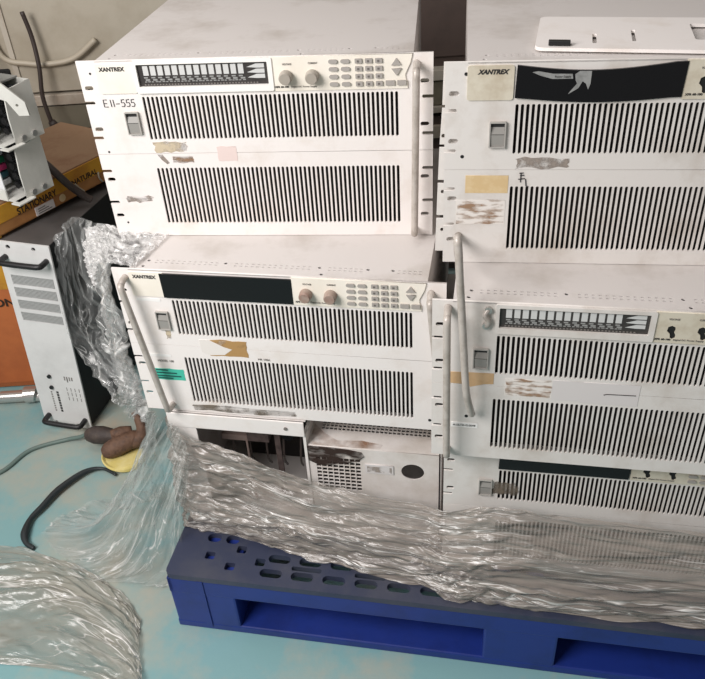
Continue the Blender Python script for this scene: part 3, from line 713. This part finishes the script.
# ------------------------------------------------------------------ stretch film
def sheet(name, grid, m, nu=120, nv=60, amp=.008, fu=8., fv=3., seed=0., ridge=True, fine=.3, parent=None, floor_z=None, slant=0.):
    """grid: rows of control points; u runs along a row, v across rows; creases run mostly along u when fv>fu"""
    grid = [[Vector(p) for p in r] for r in grid]
    nr, nc = len(grid), len(grid[0])
    def row(r, u):
        x = u*(nc-1); i = min(int(x), nc-2); t = x-i; g = grid[r]
        return cr(g[max(i-1, 0)], g[i], g[i+1], g[min(i+2, nc-1)], t)
    def at(u, v):
        y = v*(nr-1); j = min(int(y), nr-2); t = y-j
        return cr(row(max(j-1, 0), u), row(j, u), row(j+1, u), row(min(j+2, nr-1), u), t)
    bm = bmesh.new(); uvl = bm.loops.layers.uv.new('UVMap'); V = []
    for b in range(nv+1):
        L_ = []
        for a in range(nu+1):
            u, v = a/nu, b/nv; p = at(u, v)
            e = 1e-3
            du = at(min(u+e, 1), v)-at(max(u-e, 0), v); dv = at(u, min(v+e, 1))-at(u, max(v-e, 0))
            n = du.cross(dv); n = n.normalized() if n.length > 1e-12 else Vector((0, -1, 0))
            q = Vector((u*fu, v*fv+u*slant, seed)); w = noise.noise_vector(q*.7)*.5
            q = q+Vector((w.x, w.y, 0))
            h = noise.noise(q)
            if ridge: h = 1-2*abs(h)*1.6
            h2 = 1-2*abs(noise.noise(q*2.3+Vector((3, 7, 1))))*1.5
            h3 = 1-2*abs(noise.noise(q*5.1+Vector((9, 2, 4))))*1.5
            p = p+n*amp*(h*.55+h2*fine+h3*fine*.5)
            if floor_z is not None: p.z = max(p.z, floor_z+.0015)
            L_.append((bm.verts.new(p), (u, v)))
        V.append(L_)
    for b in range(nv):
        for a in range(nu):
            qs = (V[b][a], V[b][a+1], V[b+1][a+1], V[b+1][a])
            f = bm.faces.new([x[0] for x in qs]); f.smooth = True
            for lp, x in zip(f.loops, qs): lp[uvl].uv = x[1]
    me = bpy.data.meshes.new(name); bm.to_mesh(me); bm.free(); me.materials.append(M[m])
    o = bpy.data.objects.new(name, me); link(o, parent)
    return o
# front skirt round both stacks
top = [(-.256, 1.32, .40), (-.309, 1.05, .40), (-.322, .973, .395), (-.300, .948, .385), (-.262, .940, .363), (-.20, .922, .352), (-.150, .908, .328), (-.075, .889, .305), (.0, .869, .294), (.08, .850, .284), (.125, .826, .292), (.175, .792, .328), (.24, .780, .332), (.32, .763, .326), (.45, .735, .322), (.575, .709, .320), (.612, .735, .330), (.655, .95, .36), (.695, 1.15, .38)]
bot = [(-.262, 1.32, .152), (-.316, 1.06, .152), (-.330, .975, .152), (-.308, .943, .152), (-.262, .926, .152), (-.19, .896, .152), (-.135, .874, .152), (-.06, .844, .152), (.012, .817, .152), (.09, .787, .152), (.13, .767, .152), (.175, .750, .152), (.24, .735, .152), (.32, .717, .152), (.45, .692, .152), (.585, .672, .152), (.635, .715, .152), (.670, .95, .152), (.705, 1.15, .152)]
def lerp(a, b, t): return tuple(x+(y-x)*t for x, y in zip(a, b))
grid = [top, [lerp(a, b, .33) for a, b in zip(top, bot)], [tuple(Vector(lerp(a, b, .7))+Vector((-.002, -.008, 0))) for a, b in zip(top, bot)], bot]
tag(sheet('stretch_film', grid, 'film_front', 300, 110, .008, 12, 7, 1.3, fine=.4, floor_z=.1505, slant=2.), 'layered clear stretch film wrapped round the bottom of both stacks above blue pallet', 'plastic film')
# drape fanning from the corner of the stack to the floor
r0 = [(-.352, .992, .395), (-.346, .968, .412), (-.334, .953, .414), (-.316, .941, .412), (-.298, .932, .40), (-.288, .928, .37), (-.284, .924, .33)]
r3 = [(-.440, 1.205, .006), (-.500, 1.18, .006), (-.590, 1.155, .006), (-.665, 1.097, .006), (-.611, 1.017, .006), (-.519, .955, .006), (-.390, .925, .006)]
def sag(t, k): return [tuple((x+(y-x)*t) for x, y in zip(a[:2], b[:2]))+(b[2]+(a[2]-b[2])*(1-t)**k,) for a, b in zip(r0, r3)]
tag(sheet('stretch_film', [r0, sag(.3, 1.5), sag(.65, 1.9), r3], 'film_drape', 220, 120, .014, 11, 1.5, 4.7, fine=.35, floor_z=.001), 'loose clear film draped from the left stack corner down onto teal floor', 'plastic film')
f0 = [(-1.0, 1.10, .006), (-.85, 1.075, .006), (-.70, 1.050, .006), (-.58, 1.00, .006), (-.47, .93, .006), (-.42, .87, .006)]
f1 = [(-1.0, .98, .015), (-.85, .97, .015), (-.70, .96, .015), (-.57, .93, .015), (-.46, .86, .015), (-.41, .80, .015)]
f2 = [(-1.0, .80, .008), (-.85, .80, .008), (-.70, .80, .008), (-.56, .78, .008), (-.44, .74, .008), (-.38, .70, .008)]
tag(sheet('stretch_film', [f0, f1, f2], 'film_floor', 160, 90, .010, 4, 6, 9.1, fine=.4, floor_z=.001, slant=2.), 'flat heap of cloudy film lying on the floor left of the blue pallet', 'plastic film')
# crumpled film between the amplifier and the left stack
gcol = [[(-.606, 1.42, .503), (-.610, 1.395, .394), (-.598, 1.378, .29), (-.539, 1.33, .20), (-.492, 1.28, .170), (-.450, 1.22, .205)],
        [(-.576, 1.48, .520), (-.545, 1.40, .388), (-.514, 1.33, .306), (-.471, 1.25, .265), (-.432, 1.18, .258), (-.402, 1.12, .285)],
        [(-.499, 1.42, .535), (-.472, 1.30, .458), (-.438, 1.20, .395), (-.407, 1.13, .352), (-.379, 1.08, .335), (-.365, 1.05, .325)],
        [(-.394, 1.20, .635), (-.384, 1.08, .60), (-.375, 1.04, .507), (-.366, 1.02, .427), (-.356, 1.01, .395), (-.348, 1.0, .37)]]
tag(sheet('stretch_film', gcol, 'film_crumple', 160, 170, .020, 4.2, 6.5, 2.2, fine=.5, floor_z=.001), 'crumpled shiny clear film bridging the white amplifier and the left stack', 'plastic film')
# bubble wrap on the corner of the middle unit
b0 = [(-.272, 1.060, .684), (-.345, 1.085, .685), (-.385, 1.105, .684), (-.420, 1.125, .672)]
b1 = [(-.290, 1.012, .684), (-.345, 1.022, .685), (-.378, 1.040, .682), (-.408, 1.060, .655)]
b2 = [(-.308, .9705, .6835), (-.345, .982, .684), (-.366, .990, .677), (-.384, 1.005, .635)]
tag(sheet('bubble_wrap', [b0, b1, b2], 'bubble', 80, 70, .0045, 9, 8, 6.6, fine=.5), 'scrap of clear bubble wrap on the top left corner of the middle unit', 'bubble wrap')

# ------------------------------------------------------------------ light
w = bpy.data.worlds.new('daylight'); sc.world = w; w.use_nodes = True
bg = w.node_tree.nodes['Background']; bg.inputs['Color'].default_value = (1.0, .97, .955, 1); bg.inputs['Strength'].default_value = .23
def area(name, loc, target, size, power, col=(1, .96, .92), sy=None):
    l = bpy.data.lights.new(name, 'AREA'); l.energy = power; l.color = col; l.size = size
    if sy: l.shape = 'RECTANGLE'; l.size_y = sy
    o = bpy.data.objects.new(name, l); C.objects.link(o); o.location = loc
    o.rotation_euler = (Vector(target)-Vector(loc)).to_track_quat('-Z', 'Y').to_euler()
    return o
area('doorway_daylight', (-1.15, .0, 1.75), (-.05, 1.0, .75), .9, 44, (1, .962, .95))
area('overhead_fill', (-.6, 1.1, 2.9), (-.3, 1.2, .3), .9, 12, (1, .97, .95))  # added overhead light, gives the film its highlights

# ------------------------------------------------------------------ camera
cam = bpy.data.cameras.new('camera'); co = bpy.data.objects.new('camera', cam); C.objects.link(co)
pit, roll = R(34.6835), R(-3.68974)
fw = Vector((0, math.cos(pit), -math.sin(pit))); up = Vector((0, math.sin(pit), math.cos(pit))); rt = Vector((1, 0, 0))
r2v = rt*math.cos(roll)+up*math.sin(roll); u2 = up*math.cos(roll)-rt*math.sin(roll)
co.matrix_world = Matrix(((r2v.x, u2.x, -fw.x, 0), (r2v.y, u2.y, -fw.y, 0), (r2v.z, u2.z, -fw.z, 1.24), (0, 0, 0, 1)))
cam.sensor_fit = 'HORIZONTAL'; cam.sensor_width = 36; cam.lens = 775.1*36/705
cam.shift_y = -20.5/705; cam.clip_start = .02; cam.clip_end = 60
sc.camera = co
vs = sc.view_settings
vs.view_transform = 'Standard'; vs.look = 'None'; vs.exposure = 0.0; vs.gamma = 1.0; vs.use_curve_mapping = False
